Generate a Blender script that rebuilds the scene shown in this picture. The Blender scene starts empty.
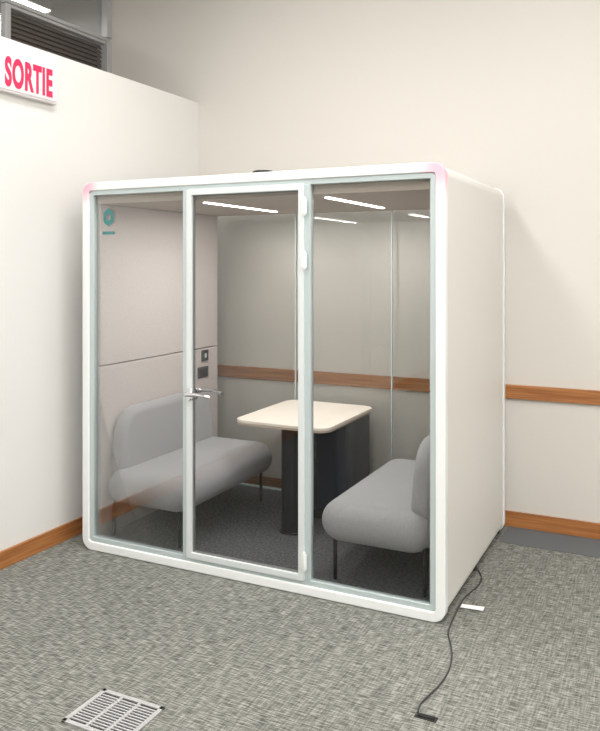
import bpy, bmesh, math
from mathutils import Vector, Matrix
scene = bpy.context.scene
COL = scene.collection
scene.view_settings.view_transform = 'Standard'

# ---------------------------------------------------------------- materials
def mat(name, color, rough=0.6, metal=0.0, bump=None, var=None, emit=None, spec=None, sheen=0):
    m = bpy.data.materials.new(name); m.use_nodes = True
    nt = m.node_tree; b = nt.nodes['Principled BSDF']
    b.inputs['Base Color'].default_value = (*color, 1)
    b.inputs['Roughness'].default_value = rough
    b.inputs['Metallic'].default_value = metal
    if spec is not None: b.inputs['Specular IOR Level'].default_value = spec
    if sheen: b.inputs['Sheen Weight'].default_value = sheen
    tc = nt.nodes.new('ShaderNodeTexCoord')
    if var:
        sc, amt = var
        n = nt.nodes.new('ShaderNodeTexNoise'); n.inputs['Scale'].default_value = sc
        n.inputs['Detail'].default_value = 4
        nt.links.new(tc.outputs['Object'], n.inputs['Vector'])
        r = nt.nodes.new('ShaderNodeMapRange')
        r.inputs['From Min'].default_value = .3; r.inputs['From Max'].default_value = .7
        r.inputs['To Min'].default_value = 1-amt; r.inputs['To Max'].default_value = 1+amt
        nt.links.new(n.outputs['Fac'], r.inputs['Value'])
        mx = nt.nodes.new('ShaderNodeVectorMath'); mx.operation = 'SCALE'
        mx.inputs[0].default_value = color
        nt.links.new(r.outputs['Result'], mx.inputs['Scale'])
        nt.links.new(mx.outputs['Vector'], b.inputs['Base Color'])
    if bump:
        sc, st = bump
        n = nt.nodes.new('ShaderNodeTexNoise'); n.inputs['Scale'].default_value = sc
        n.inputs['Detail'].default_value = 3
        nt.links.new(tc.outputs['Object'], n.inputs['Vector'])
        bp = nt.nodes.new('ShaderNodeBump'); bp.inputs['Strength'].default_value = st
        bp.inputs['Distance'].default_value = .002
        nt.links.new(n.outputs['Fac'], bp.inputs['Height'])
        nt.links.new(bp.outputs['Normal'], b.inputs['Normal'])
    if emit:
        b.inputs['Emission Color'].default_value = (*emit[0], 1)
        b.inputs['Emission Strength'].default_value = emit[1]
    return m

def glass_mat(name, tint=(.99, .993, .99), boost=.65):
    m = bpy.data.materials.new(name); m.use_nodes = True
    nt = m.node_tree; nt.nodes.clear()
    out = nt.nodes.new('ShaderNodeOutputMaterial')
    t = nt.nodes.new('ShaderNodeBsdfTransparent'); t.inputs[0].default_value = (*tint, 1)
    g = nt.nodes.new('ShaderNodeBsdfGlossy'); g.inputs['Roughness'].default_value = 0.0
    f = nt.nodes.new('ShaderNodeFresnel'); f.inputs['IOR'].default_value = 1.5
    mu = nt.nodes.new('ShaderNodeMath'); mu.operation = 'MULTIPLY'; mu.inputs[1].default_value = boost
    nt.links.new(f.outputs[0], mu.inputs[0])
    mx = nt.nodes.new('ShaderNodeMixShader')
    nt.links.new(mu.outputs[0], mx.inputs[0]); nt.links.new(t.outputs[0], mx.inputs[1])
    nt.links.new(g.outputs[0], mx.inputs[2]); nt.links.new(mx.outputs[0], out.inputs[0])
    return m

def carpet_mat(name, dark, mid, light, sx=18, sy=150, wa=.48, wc=.24):
    m = bpy.data.materials.new(name); m.use_nodes = True
    nt = m.node_tree; b = nt.nodes['Principled BSDF']; L = nt.links.new
    b.inputs['Roughness'].default_value = .95; b.inputs['Specular IOR Level'].default_value = .1
    tc = nt.nodes.new('ShaderNodeTexCoord')
    def noise(scale, detail=2, w=1.0):
        mp = nt.nodes.new('ShaderNodeMapping'); mp.inputs['Scale'].default_value = scale
        L(tc.outputs['Object'], mp.inputs['Vector'])
        n = nt.nodes.new('ShaderNodeTexNoise'); n.inputs['Scale'].default_value = w
        n.inputs['Detail'].default_value = detail
        L(mp.outputs[0], n.inputs['Vector']); return n.outputs['Fac']
    a = noise((sx, sy, 1), 1); c = noise((sy*.8, sx*.6, 1), 1); f = noise((260, 260, 1), 1); big = noise((.9, .9, 1), 3)
    def math_(op, x, y):
        n = nt.nodes.new('ShaderNodeMath'); n.operation = op
        for i, v in enumerate((x, y)):
            if isinstance(v, (int, float)): n.inputs[i].default_value = v
            else: L(v, n.inputs[i])
        return n.outputs[0]
    s = math_('ADD', math_('MULTIPLY', a, wa), math_('MULTIPLY', c, wc))
    s = math_('ADD', s, math_('MULTIPLY', f, .20))
    s = math_('ADD', s, math_('MULTIPLY', big, .08))
    cr = nt.nodes.new('ShaderNodeValToRGB'); L(s, cr.inputs[0])
    e = cr.color_ramp.elements
    e[0].position = .38; e[0].color = (*dark, 1)
    e[1].position = .62; e[1].color = (*light, 1)
    x = cr.color_ramp.elements.new(.5); x.color = (*mid, 1)
    L(cr.outputs[0], b.inputs['Base Color'])
    bp = nt.nodes.new('ShaderNodeBump'); bp.inputs['Strength'].default_value = .3; bp.inputs['Distance'].default_value = .003
    L(s, bp.inputs['Height']); L(bp.outputs[0], b.inputs['Normal'])
    return m

def wood_mat(name, c1, c2):
    m = bpy.data.materials.new(name); m.use_nodes = True
    nt = m.node_tree; b = nt.nodes['Principled BSDF']; L = nt.links.new
    b.inputs['Roughness'].default_value = .45
    tc = nt.nodes.new('ShaderNodeTexCoord'); mp = nt.nodes.new('ShaderNodeMapping')
    mp.inputs['Scale'].default_value = (2, 2, 60)
    n = nt.nodes.new('ShaderNodeTexNoise'); n.inputs['Scale'].default_value = 1.5; n.inputs['Detail'].default_value = 6
    L(tc.outputs['Object'], mp.inputs[0]); L(mp.outputs[0], n.inputs['Vector'])
    cr = nt.nodes.new('ShaderNodeValToRGB'); cr.color_ramp.elements[0].position = .35; cr.color_ramp.elements[1].position = .65
    cr.color_ramp.elements[0].color = (*c1, 1); cr.color_ramp.elements[1].color = (*c2, 1)
    L(n.outputs['Fac'], cr.inputs[0]); L(cr.outputs[0], b.inputs['Base Color'])
    return m

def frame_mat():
    # white powder coat with a pink tint fading outward from the two upper corners
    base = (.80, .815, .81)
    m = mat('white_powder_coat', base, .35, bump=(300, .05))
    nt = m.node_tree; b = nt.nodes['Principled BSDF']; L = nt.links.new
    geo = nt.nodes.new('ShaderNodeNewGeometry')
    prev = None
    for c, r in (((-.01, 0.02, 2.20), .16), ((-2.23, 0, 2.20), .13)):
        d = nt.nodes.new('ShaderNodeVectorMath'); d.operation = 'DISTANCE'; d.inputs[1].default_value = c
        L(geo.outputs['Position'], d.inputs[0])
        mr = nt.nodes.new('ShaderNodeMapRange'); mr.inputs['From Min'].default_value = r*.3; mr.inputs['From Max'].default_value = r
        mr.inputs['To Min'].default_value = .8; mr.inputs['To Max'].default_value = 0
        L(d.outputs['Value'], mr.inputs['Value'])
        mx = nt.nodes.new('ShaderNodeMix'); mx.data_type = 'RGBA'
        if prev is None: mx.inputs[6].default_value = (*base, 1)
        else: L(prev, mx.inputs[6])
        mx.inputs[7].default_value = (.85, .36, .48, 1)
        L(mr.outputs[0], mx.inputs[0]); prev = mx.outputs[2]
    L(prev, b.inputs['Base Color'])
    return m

M_wall = mat('wall_paint_warm', (.67, .64, .595), .85, bump=(120, .08))
M_wallL = mat('wall_paint_white', (.75, .74, .72), .85, bump=(120, .08))
M_ceil = mat('ceiling_paint', (.75, .75, .75), .9)
M_carpet = carpet_mat('carpet_woven', (.078, .081, .070), (.18, .183, .163), (.34, .343, .31))
M_carpetD = carpet_mat('carpet_charcoal', (.045, .047, .050), (.085, .087, .092), (.14, .143, .147), 60, 120)
M_band = mat('carpet_border', (.12, .125, .13), .95, bump=(200, .5))
M_wood = wood_mat('oak_trim', (.29, .105, .03), (.46, .19, .06))
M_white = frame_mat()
M_panel = mat('booth_side_panel', (.70, .685, .655), .5, bump=(200, .05))
M_silver = mat('anodised_aluminium', (.52, .59, .595), .4, .25)
M_door = mat('door_aluminium', (.70, .74, .745), .4, .2)
M_seal = mat('dark_gasket', (.06, .07, .07), .6)
M_seam = mat('grey_gasket', (.20, .20, .20), .7)
M_glass = glass_mat('clear_glass')
M_glassB = glass_mat('clear_glass_back', (.99, .993, .985), .65)
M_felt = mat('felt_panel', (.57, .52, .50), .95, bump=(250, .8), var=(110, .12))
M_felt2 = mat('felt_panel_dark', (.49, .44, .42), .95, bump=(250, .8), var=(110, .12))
M_ceilB = mat('booth_ceiling_felt', (.42, .36, .31), .9)
M_led = mat('led_diffuser', (1, 1, 1), .5, emit=((1, .97, .92), 8))
M_fabric = mat('grey_upholstery', (.32, .32, .33), .95, bump=(500, .5), var=(140, .08), sheen=.2)
M_black = mat('black_metal', (.006, .006, .008), .45, .0, spec=.25)
M_navy = mat('dark_blue_laminate', (.006, .009, .025), .15)
M_top = mat('birch_laminate', (.84, .77, .68), .4, var=(8, .02))
M_edge = mat('table_edge', (.50, .41, .32), .5)
M_chrome = mat('brushed_chrome', (.75, .75, .76), .18, 1)
M_blackp = mat('black_plastic', (.02, .02, .022), .35)
M_sign = mat('sign_housing', (.82, .78, .79), .4)
M_red = mat('sign_red', (.80, .02, .08), .4, emit=((1, .02, .10), .35))
M_teal = mat('teal_mark', (.05, .20, .20), .5)
M_grate = mat('grate_aluminium', (.58, .58, .58), .4, .5)
M_dark = mat('dark_void', (.01, .01, .01), .9)
M_louv = mat('bronze_louver', (.17, .15, .135), .6, .2)
M_frameW = mat('window_frame_metal', (.55, .55, .55), .5, .3)
M_cable = mat('cable_rubber', (.04, .04, .042), .5)
M_tag = mat('paper_tag', (.85, .85, .85), .7)
M_lamp = mat('lamp_diffuser', (1, 1, 1), .5, emit=((1, .98, .95), 5))

# ---------------------------------------------------------------- helpers
def obj(name, bm, material, smooth=False, bevel=0, segs=2):
    me = bpy.data.meshes.new(name); bm.normal_update(); bm.to_mesh(me); bm.free()
    o = bpy.data.objects.new(name, me); COL.objects.link(o)
    me.materials.append(material)
    if smooth:
        for p in me.polygons: p.use_smooth = True
    if bevel:
        b = o.modifiers.new('bevel', 'BEVEL'); b.width = bevel; b.segments = segs
        b.limit_method = 'ANGLE'; b.angle_limit = math.radians(50)
    return o

def box(name, x0, x1, y0, y1, z0, z1, material, bevel=0, segs=2):
    bm = bmesh.new(); bmesh.ops.create_cube(bm, size=1)
    for v in bm.verts:
        v.co = Vector((x0 if v.co.x < 0 else x1, y0 if v.co.y < 0 else y1, z0 if v.co.z < 0 else z1))
    return obj(name, bm, material, bevel=bevel, segs=segs)

def rr(a0, a1, b0, b1, r, n=10):
    pts = []
    for cx, cy, s in ((a1-r, b1-r, 0), (a0+r, b1-r, 90), (a0+r, b0+r, 180), (a1-r, b0+r, 270)):
        for i in range(n+1):
            t = math.radians(s+90*i/n); pts.append((cx+r*math.cos(t), cy+r*math.sin(t)))
    return pts

def ring(name, x0, x1, z0, z1, r, th, y0, y1, material, bevel=.004, ri=None):
    """rounded-rectangle ring in XZ, extruded along Y"""
    bm = bmesh.new()
    o = rr(x0, x1, z0, z1, r); i = rr(x0+th, x1-th, z0+th, z1-th, max(r-th, .004) if ri is None else ri)
    V = [[bm.verts.new((p[0], y, p[1])) for p in loop] for y in (y0, y1) for loop in (o, i)]
    n = len(o)
    for k in range(n):
        j = (k+1) % n
        bm.faces.new((V[0][k], V[0][j], V[1][j], V[1][k]))
        bm.faces.new((V[2][j], V[2][k], V[3][k], V[3][j]))
        bm.faces.new((V[0][j], V[0][k], V[2][k], V[2][j]))
        bm.faces.new((V[1][k], V[1][j], V[3][j], V[3][k]))
    bmesh.ops.recalc_face_normals(bm, faces=bm.faces)
    ob = obj(name, bm, material, smooth=bool(bevel), bevel=bevel, segs=3)
    if bevel:
        ob.modifiers['bevel'].angle_limit = math.radians(40)
        e = ob.modifiers.new('wn', 'WEIGHTED_NORMAL'); e.keep_sharp = True
    return ob

def slab(name, pts, z0, z1, material, bevel=.0, axis='z'):
    bm = bmesh.new()
    def P(a, b, c):
        return {'z': (a, b, c), 'x': (c, a, b), 'y': (a, c, b)}[axis]
    lo = [bm.verts.new(P(a, b, z0)) for a, b in pts]; hi = [bm.verts.new(P(a, b, z1)) for a, b in pts]
    bm.faces.new(lo[::-1]); bm.faces.new(hi)
    n = len(pts)
    for k in range(n):
        j = (k+1) % n; bm.faces.new((lo[k], lo[j], hi[j], hi[k]))
    bmesh.ops.recalc_face_normals(bm, faces=bm.faces)
    return obj(name, bm, material, bevel=bevel, segs=3)

def cyl(name, p0, p1, r, material, n=24, r2=None):
    p0, p1 = Vector(p0), Vector(p1); d = p1-p0
    bm = bmesh.new()
    bmesh.ops.create_cone(bm, cap_ends=True, segments=n, radius1=r, radius2=r if r2 is None else r2, depth=d.length)
    q = d.to_track_quat('Z', 'Y').to_matrix().to_4x4()
    bmesh.ops.transform(bm, matrix=Matrix.Translation((p0+p1)/2) @ q, verts=bm.verts)
    o = obj(name, bm, material, bevel=.0015)
    for p in o.data.polygons:
        if len(p.vertices) == 4: p.use_smooth = True
    return o

def tube(name, pts, r, material, res=8):
    cu = bpy.data.curves.new(name, 'CURVE'); cu.dimensions = '3D'; cu.bevel_depth = r; cu.bevel_resolution = 4
    cu.resolution_u = res; cu.use_fill_caps = True
    s = cu.splines.new('NURBS'); s.points.add(len(pts)-1)
    for k, p in enumerate(pts): s.points[k].co = (*p, 1)
    s.order_u = 3; s.use_endpoint_u = True
    o = bpy.data.objects.new(name, cu); COL.objects.link(o); cu.materials.append(material)
    bpy.context.view_layer.update()
    dg = bpy.context.evaluated_depsgraph_get()
    me = bpy.data.meshes.new_from_object(o.evaluated_get(dg))
    bpy.data.objects.remove(o)
    o = bpy.data.objects.new(name, me); COL.objects.link(o)
    for p in me.polygons: p.use_smooth = True
    return o

def group(name, loc, parts):
    e = bpy.data.objects.new(name, None); e.location = loc; e.empty_display_size = .1; COL.objects.link(e)
    inv = Matrix.Translation(Vector(loc)).inverted()
    for p in parts:
        p.parent = e; p.matrix_parent_inverse = inv
    return e

def lamp(name, x, y, z, lx, ly, power):
    l = bpy.data.lights.new(name, 'AREA'); l.shape = 'RECTANGLE'; l.size = lx; l.size_y = ly
    l.energy = power; l.color = (1, .982, .955)
    lo = bpy.data.objects.new(name, l); COL.objects.link(lo); lo.location = (x, y, z)
    return lo

def soft_block(name, x0, x1, y0, y1, z0, z1, rv, rb, rt, material, crown=.01):
    bm = bmesh.new(); n = 12; m = 10
    rings = []; zs = []
    for i in range(m+1):
        t = math.pi/2*(1-i/m); zs.append((z0+rb-rb*math.sin(t), rb-rb*math.cos(t)))
    for i in range(m+1):
        t = math.pi/2*i/m; zs.append((z1-rt+rt*math.sin(t), rt-rt*math.cos(t)))
    for z, ins in zs:
        r = max(rv-ins, .01)
        rings.append([bm.verts.new((a, b, z)) for a, b in rr(x0+ins, x1-ins, y0+ins, y1-ins, r, n)])
    k = len(rings[0])
    for a, b in zip(rings[:-1], rings[1:]):
        for i in range(k):
            j = (i+1) % k; bm.faces.new((a[i], a[j], b[j], b[i]))
    for rg, flip in ((rings[0], True), (rings[-1], False)):
        c = Vector((0, 0, 0))
        for v in rg: c += v.co
        c /= k
        if not flip: c.z += crown
        cv = bm.verts.new(c)
        for i in range(k):
            j = (i+1) % k
            bm.faces.new((rg[j], rg[i], cv) if flip else (rg[i], rg[j], cv))
    bmesh.ops.recalc_face_normals(bm, faces=bm.faces)
    return obj(name, bm, material, smooth=True)

# ---------------------------------------------------------------- room
WX = -2.44; WY = 1.55; CH = 4.6
box('floor', -5.2, 5.2, -7.5, WY+.1, -.1, 0, M_carpet)
box('floor_border', .0, 5.0, 1.22, WY-.02, -.01, .003, M_band)
box('wall_back', -3.34, 5.2, WY, WY+.15, 0, CH, M_wall)
box('wall_left', WX-.16, WX, -7.5, WY, 0, 3.01, M_wallL)
box('wall_right', 5.0, 5.2, -7.5, WY, 0, CH, M_wall)
box('wall_front', -5.2, 5.2, -7.7, -7.5, 0, CH, M_wallL)
box('ceiling', -5.4, 5.2, -7.7, WY+.15, CH, CH+.1, M_ceil)
box('wall_far_left', -5.4, -5.2, -7.7, WY+.15, 0, CH, M_wallL)
box('wall_rear_left', -5.2, -3.34, WY, WY+.15, 0, CH, M_wallL)
box('baseboard_back', WX+.02, 5.0, WY-.018, WY, 0, .10, M_wood, .003)
box('baseboard_left', WX, WX+.018, -7.5, WY-.018, 0, .10, M_wood, .003)
box('trim_chair_rail', WX+.0, 5.0, WY-.022, WY, .84, .93, M_wood, .004)

# clerestory above the partition
box('wall_upper_left', -3.46, -3.34, -7.5, WY, 0, 2.92, M_wallL)
gy = WY-.06
parts = [box('frame_side', -3.40, -3.33, .42, .47, 2.92, 3.60, M_frameW, .004),
         box('frame_post', -3.40, -3.31, gy, WY, 2.92, 3.60, M_frameW, .004),
         box('frame_head', -3.40, -3.33, .47, gy, 3.575, 3.60, M_frameW, .004),
         box('backing', -3.46, -3.42, .47, gy, 2.92, 3.58, M_dark)]
z = 2.94; k = 0
while z < 3.57:
    s = box('slat_%d' % k, -.022, .022, .47, gy, -.004, .004, M_louv)
    s.rotation_euler = (0, math.radians(55), 0); s.location = (-3.385, 0, z)
    parts.append(s); z += .036; k += 1
group('louver_grille', (-3.4, .95, 2.92), parts)
group('window_1', (-3.4, .95, 3.64), [
    box('pane', -3.372, -3.366, .47, gy, 3.61, CH, M_glass),
    box('frame_sill', -3.40, -3.33, .42, WY, 3.605, 3.635, M_frameW, .004),
    box('frame_l', -3.40, -3.33, .42, .47, 3.635, CH, M_frameW, .004),
    box('frame_r', -3.40, -3.31, gy, WY, 3.635, CH, M_frameW, .004)])
group('window_2', (-3.4, -3.5, 2.92), [
    box('pane', -3.372, -3.366, -7.5, .41, 2.92, CH, M_glass),
    box('mullion_a', -3.40, -3.33, -1.3, -1.25, 2.92, CH, M_frameW),
    box('mullion_b', -3.40, -3.33, -3.1, -3.05, 2.92, CH, M_frameW)])

# ceiling luminaires
def luminaire(x, y, lx, ly, power, z=CH-.35):
    h = box('housing', x-lx/2-.02, x+lx/2+.02, y-ly/2-.02, y+ly/2+.02, z+.01, z+.07, M_frameW, .004)
    d = box('diffuser', x-lx/2, x+lx/2, y-ly/2, y+ly/2, z, z+.012, M_lamp)
    r1 = cyl('rod_1', (x, y-ly*.4, z+.07), (x, y-ly*.4, CH), .004, M_frameW, 8)
    r2 = cyl('rod_2', (x, y+ly*.4, z+.07), (x, y+ly*.4, CH), .004, M_frameW, 8)
    group('ceiling_light', (x, y, z), [h, d, r1, r2, lamp('lamp', x, y, z-.01, lx, ly, power)])
for x in (-1.3, .6, 2.5, 4.2):
    for y, p in ((-.9, 27), (-3.1, 36), (-5.6, 25)):
        luminaire(x, y, .6, 1.8, p)
luminaire(-3.88, .85, .14, 1.0, 5, 3.88)
luminaire(-4.3, -2.6, .15, 1.6, 8, 4.1)

# exit sign
tx = bpy.data.curves.new('letters', 'FONT'); tx.body = 'SORTIE'; tx.size = 1; tx.extrude = .01; tx.offset = .040
tx.space_character = 1.10
to = bpy.data.objects.new('letters_tmp', tx); COL.objects.link(to); bpy.context.view_layer.update()
me = bpy.data.meshes.new_from_object(to.evaluated_get(bpy.context.evaluated_depsgraph_get()))
bpy.data.objects.remove(to)
xs = [v.co.x for v in me.vertices]; ys = [v.co.y for v in me.vertices]; zs = [v.co.z for v in me.vertices]
for v in me.vertices:
    a = (v.co.x-min(xs))/(max(xs)-min(xs)); b = (v.co.y-min(ys))/(max(ys)-min(ys)); c = (v.co.z-min(zs))/(max(zs)-min(zs))
    v.co = Vector((-2.3995+.003*c, -.447+.365*a, 2.724+.172*b))
me.materials.clear(); me.materials.append(M_red)
lt = bpy.data.objects.new('letters', me); COL.objects.link(lt)
group('exit_sign', (WX, -.28, 2.8), [
    box('housing', WX, -2.405, -.545, -.034, 2.693, 2.925, M_sign, .008, 3),
    box('face_plate', -2.406, -2.399, -.53, -.049, 2.708, 2.910, M_sign, .002), lt])

# ---------------------------------------------------------------- booth
W = 2.24; D = 1.43; H = 2.212; FZ = .064; ZB = .002
P = []
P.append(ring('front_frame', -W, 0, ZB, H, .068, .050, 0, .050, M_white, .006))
P.append(ring('shell', -W+.006, -.006, ZB+.010, H-.006, .064, .040, .060, D-.060, M_panel, .002))
P.append(ring('seam_gasket', -W+.012, -.012, ZB+.016, H-.012, .058, .03, .046, .064, M_seam, 0))
P.append(ring('seam_gasket_rear', -W+.012, -.012, ZB+.016, H-.012, .058, .03, D-.064, D-.046, M_seam, 0))
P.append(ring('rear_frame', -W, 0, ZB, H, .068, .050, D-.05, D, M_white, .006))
P.append(ring('glazing_frame', -W+.048, -.048, ZB+.048, H-.048, .030, .030, .010, .048, M_silver, .003))
P.append(ring('rear_glazing_frame', -W+.048, -.048, ZB+.048, H-.048, .030, .022, D-.048, D-.015, M_silver, .003))
X1, X2 = -1.492, -.735
zt = H-.076; zb = ZB+.076
for nm, x in (('mullion_1', X1), ('mullion_2', X2)):
    P.append(box(nm, x-.020, x+.020, .008, .048, zb, zt, M_silver, .003))
P.append(box('glass_left', -W+.075, X1-.018, .026, .034, zb-.003, zt+.003, M_glass))
P.append(box('glass_right', X2+.018, -.075, .026, .034, zb-.003, zt+.003, M_glass))
# door leaf
dx0, dx1, dz0, dz1 = X1+.012, X2-.012, zb-.004, zt+.004
P.append(ring('door_leaf', dx0, dx1, dz0, dz1, .012, .034, -.004, .036, M_door, .003))
P.append(ring('door_gasket', dx0+.033, dx1-.033, dz0+.033, dz1-.033, .006, .006, .010, .030, M_seam, 0))
P.append(box('door_glass', dx0+.035, dx1-.035, .012, .020, dz0+.035, dz1-.035, M_glass))
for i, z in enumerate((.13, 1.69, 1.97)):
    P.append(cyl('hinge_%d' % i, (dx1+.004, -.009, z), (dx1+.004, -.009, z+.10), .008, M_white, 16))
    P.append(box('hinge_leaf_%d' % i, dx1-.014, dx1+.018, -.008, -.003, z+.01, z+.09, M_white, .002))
# handle
hx, hz = dx0+.026, 1.0
for side, y0, s in (('outer', -.004, -1), ('inner', .036, 1)):
    P.append(slab('handle_rose_'+side, rr(hx-.022, hx+.022, hz-.045, hz+.03, .02, 8), min(y0, y0+s*.010), max(y0, y0+s*.010), M_chrome, .002, 'y'))
    P.append(tube('handle_lever_'+side, [(hx, y0, hz), (hx, y0+s*.04, hz), (hx+.005, y0+s*.058, hz), (hx+.03, y0+s*.060, hz+.002),
              (hx+.09, y0+s*.056, hz+.004), (hx+.145, y0+s*.052, hz-.004), (hx+.155, y0+s*.045, hz-.006)], .0115, M_chrome))
P.append(cyl('lock_cylinder', (hx, -.022, hz-.03), (hx, -.004, hz-.03), .011, M_chrome))
# interior
P.append(box('floor_carpet', -W+.046, -.046, .05, D-.05, ZB+.02, FZ, M_carpetD))
P.append(box('ceiling_panel', -W+.046, -.046, .05, D-.05, 2.085, 2.14, M_ceilB))
for i, x in enumerate((-1.50, -.715)):
    P.append(box('led_strip_%d' % i, x-.014, x+.014, .22, 1.10, 2.079, 2.086, M_led))
    P.append(lamp('led_lamp_%d' % i, x, .66, 2.075, .05, .88, 10))
for s, xa, xb in (('left', -W+.046, -W+.095), ('right', -.095, -.046)):
    P.append(box('felt_lower_'+s, xa, xb, .055, 1.015, FZ, 1.097, M_felt, .005, 3))
    P.append(box('felt_upper_'+s, xa, xb, .055, 1.015, 1.103, 2.085, M_felt, .005, 3))
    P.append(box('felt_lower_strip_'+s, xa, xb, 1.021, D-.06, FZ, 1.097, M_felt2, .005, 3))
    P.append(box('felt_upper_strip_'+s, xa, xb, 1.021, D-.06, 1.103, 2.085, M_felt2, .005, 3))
xw = -W+.095
P.append(box('switch_plate', xw, xw+.010, 1.15, 1.235, 1.005, 1.085, M_blackp, .003))
P.append(box('switch_rocker', xw+.009, xw+.014, 1.180, 1.205, 1.03, 1.06, M_silver, .002))
P.append(box('socket_plate', xw, xw+.010, 1.10, 1.235, .885, .965, M_blackp, .003))
P.append(box('socket_insert', xw+.009, xw+.012, 1.12, 1.215, .90, .95, M_dark, .002))
# rear glass
P.append(box('rear_glass', -W+.07, -.07, D-.036, D-.028, ZB+.07, H-.07, M_glassB))
for i, x in enumerate((X1, -.757)):
    P.append(box('rear_joint_%d' % i, x-.004, x+.004, D-.040, D-.024, ZB+.07, H-.07, M_silver))
# feet
for i, (x, y) in enumerate(((-.05, .09), (-.05, D-.06), (-.05, .72), (-W+.05, .06), (-W+.05, D-.06))):
    P.append(cyl('foot_%d' % i, (x, y, 0), (x, y, ZB+.03), .025, M_blackp))
P.append(box('plinth', -W+.10, -.035, .06, D-.06, .001, ZB+.02, M_seal))
# roof fan
P.append(cyl('roof_fan_base', (-1.25, .47, H-.01), (-1.25, .47, H+.03), .10, M_blackp, 32))
P.append(cyl('roof_fan_cap', (-1.25, .47, H+.03), (-1.25, .47, H+.070), .085, M_blackp, 32, .06))
# stand-in mark on the glass
cx, cz = -2.058, 2.0
hexo = [(cx+.044*math.cos(math.radians(a)), cz+.055*math.sin(math.radians(a))) for a in range(30, 390, 60)]
bm = bmesh.new()
hexi = [(cx+.018*math.cos(math.radians(a)), cz+.023*math.sin(math.radians(a))) for a in range(30, 390, 60)]
o_ = [bm.verts.new((a, .0245, b)) for a, b in hexo]; i_ = [bm.verts.new((a, .0245, b)) for a, b in hexi]
for k in range(6):
    j = (k+1) % 6; bm.faces.new((o_[k], o_[j], i_[j], i_[k]))
P.append(obj('plain_mark', bm, M_teal))
P.append(box('plain_mark_bar', cx-.045, cx+.045, .024, .0255, 1.898, 1.916, M_teal))
group('meeting_booth', (-W/2, D/2, 0), P)

# ---------------------------------------------------------------- benches
def bench(side):
    s = 1 if side == 'L' else -1
    wx = -W+.10 if s == 1 else -.10
    def X(a): return wx + s*a
    def xr(a, b): return (min(X(a), X(b)), max(X(a), X(b)))
    sx0, sx1 = xr(.0, .610)
    pr = []
    pr.append(soft_block('seat', sx0, sx1, .045, 1.20, .27, .475, .125, .095, .105, M_fabric))
    bm = bmesh.new(); m = 8; th = .10; r = .048
    levels = [(r-r*math.cos(math.pi/2*i/m), r-r*math.sin(math.pi/2*i/m)) for i in range(m+1)]
    levels += [(th-a, ins) for a, ins in reversed(levels)]
    rings = []
    for a, ins in levels:
        pts = rr(.11+ins, 1.15-ins, .36+ins, .83-ins, max(.17-ins, .01), 12)
        rg = []
        for y, z in pts:
            h = (z-.36)/.47
            yc = .64 + (y-.64)*(1.0-.07*h)
            lean = (1-h)*.03*(1 if a > th/2 else 0)
            rg.append(bm.verts.new((X(.002+a+lean), yc, z)))
        rings.append(rg)
    k = len(rings[0])
    for a, b in zip(rings[:-1], rings[1:]):
        for i in range(k):
            j = (i+1) % k; bm.faces.new((a[i], a[j], b[j], b[i]))
    bm.faces.new(rings[0]); bm.faces.new(rings[-1])
    bmesh.ops.recalc_face_normals(bm, faces=bm.faces)
    pr.append(obj('backrest', bm, M_fabric, smooth=True))
    fx0, fx1 = xr(.10, .50)
    pr.append(box('under_frame', fx0, fx1, .20, 1.08, .262, .285, M_black, .003))
    n = 0
    for a in (.040, .525):
        for y in (.125, 1.10):
            n += 1
            pr.append(cyl('leg_%d' % n, (X(a), y, FZ), (X(a), y, .33), .011, M_black, 16))
    group('upholstered_bench', (X(.3), .65, FZ), pr)
bench('L'); bench('R')

# ---------------------------------------------------------------- table
tx0, tx1, ty0, ty1 = -1.53, -.875, .575, D-.045
top = slab('table_top', rr(tx0, tx1, ty0, ty1, .08, 10), .722, .74, M_top, .002)
sub = slab('table_top_edge', rr(tx0+.003, tx1-.003, ty0+.003, ty1-.003, .078, 10), .709, .7219, M_edge, .001)
col = slab('column', rr(-1.215, -1.085, .60, .73, .055, 10), FZ, .71, M_black, .002)
foot = slab('column_foot', rr(-1.225, -1.075, .59, .74, .060, 10), FZ, FZ+.012, M_black, .002)
cab = box('rear_cabinet', -1.20, -.905, .93, D-.07, FZ+.06, .70, M_navy, .004)
cabk = box('rear_cabinet_plinth', -1.18, -.93, .96, D-.08, FZ, FZ+.06, M_black)
cabt = box('rear_cabinet_cap', -1.205, -.90, .925, D-.068, .695, .709, M_black, .002)
group('meeting_table', (-1.2, .97, FZ), [top, sub, col, foot, cab, cabk, cabt])

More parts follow.
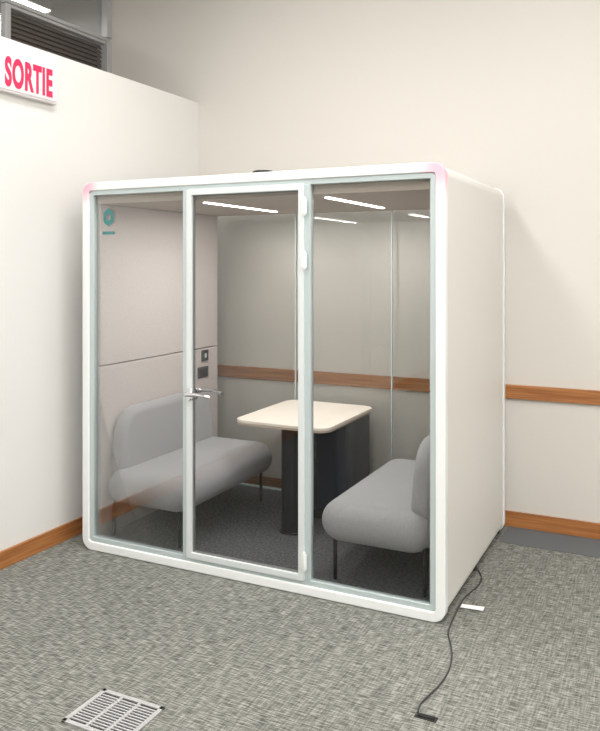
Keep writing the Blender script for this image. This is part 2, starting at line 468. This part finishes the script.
# ---------------------------------------------------------------- floor things
gx0, gx1, gy0, gy1 = -1.09, -.79, -1.385, -1.145
gp = [box('well', gx0+.01, gx1-.01, gy0+.01, gy1-.01, .0005, .002, M_dark)]
def bar(n, a, b, c, d, z1=.008): gp.append(box(n, a, b, c, d, .001, z1, M_grate, .001, 1))
bar('rim_l', gx0, gx0+.018, gy0, gy1); bar('rim_r', gx1-.018, gx1, gy0, gy1)
bar('rim_f', gx0, gx1, gy0, gy0+.018); bar('rim_b', gx0, gx1, gy1-.018, gy1)
for i in range(1, 3):
    x = gx0+.018+(gx1-gx0-.036)*i/3; bar('rib_%d' % i, x-.006, x+.006, gy0+.018, gy1-.018)
nb = 13
for i in range(1, nb):
    y = gy0+.018+(gy1-gy0-.036)*i/nb; bar('bar_%d' % i, gx0+.018, gx1-.018, y-.0032, y+.0032, .007)
group('floor_vent_grate', ((gx0+gx1)/2, (gy0+gy1)/2, 0), gp)

tube('power_cable', [(-.03, .75, .012), (.0, .70, .006), (.035, .62, .006), (.04, .5, .006), (.02, .42, .006), (.005, .30, .006), (.012, .15, .006), (.02, .02, .006),
     (.03, -.08, .006), (.085, -.20, .006), (.115, -.32, .006), (.125, -.42, .006), (.12, -.52, .006), (.10, -.62, .006), (.085, -.70, .006), (.098, -.745, .008)], .0035, M_cable)
group('floor_outlet', (.13, -.75, 0), [box('cover', .09, .175, -.77, -.738, .0, .004, M_blackp, .001),
      box('flap', .10, .165, -.765, -.745, .004, .008, M_dark, .001)])
pt = [(-.055, -.016), (.055, -.022), (.06, .02), (-.05, .022)]
tg = slab('paper_tag', pt, .010, .013, M_tag); tg.location = (.070, .235, -.004); tg.rotation_euler = (0, 0, math.radians(10))

# ---------------------------------------------------------------- world, camera
w = bpy.data.worlds.new('world'); scene.world = w; w.use_nodes = True
w.node_tree.nodes['Background'].inputs[0].default_value = (.9, .92, 1, 1)
w.node_tree.nodes['Background'].inputs[1].default_value = .3
c = bpy.data.cameras.new('camera'); co = bpy.data.objects.new('camera', c); COL.objects.link(co)
co.location = (.98, -3.563, 1.722); co.rotation_euler = (math.radians(90), 0, math.radians(26.17))
c.sensor_width = 36; c.lens = 37.58; c.shift_y = -.139; c.clip_start = .05
scene.camera = co
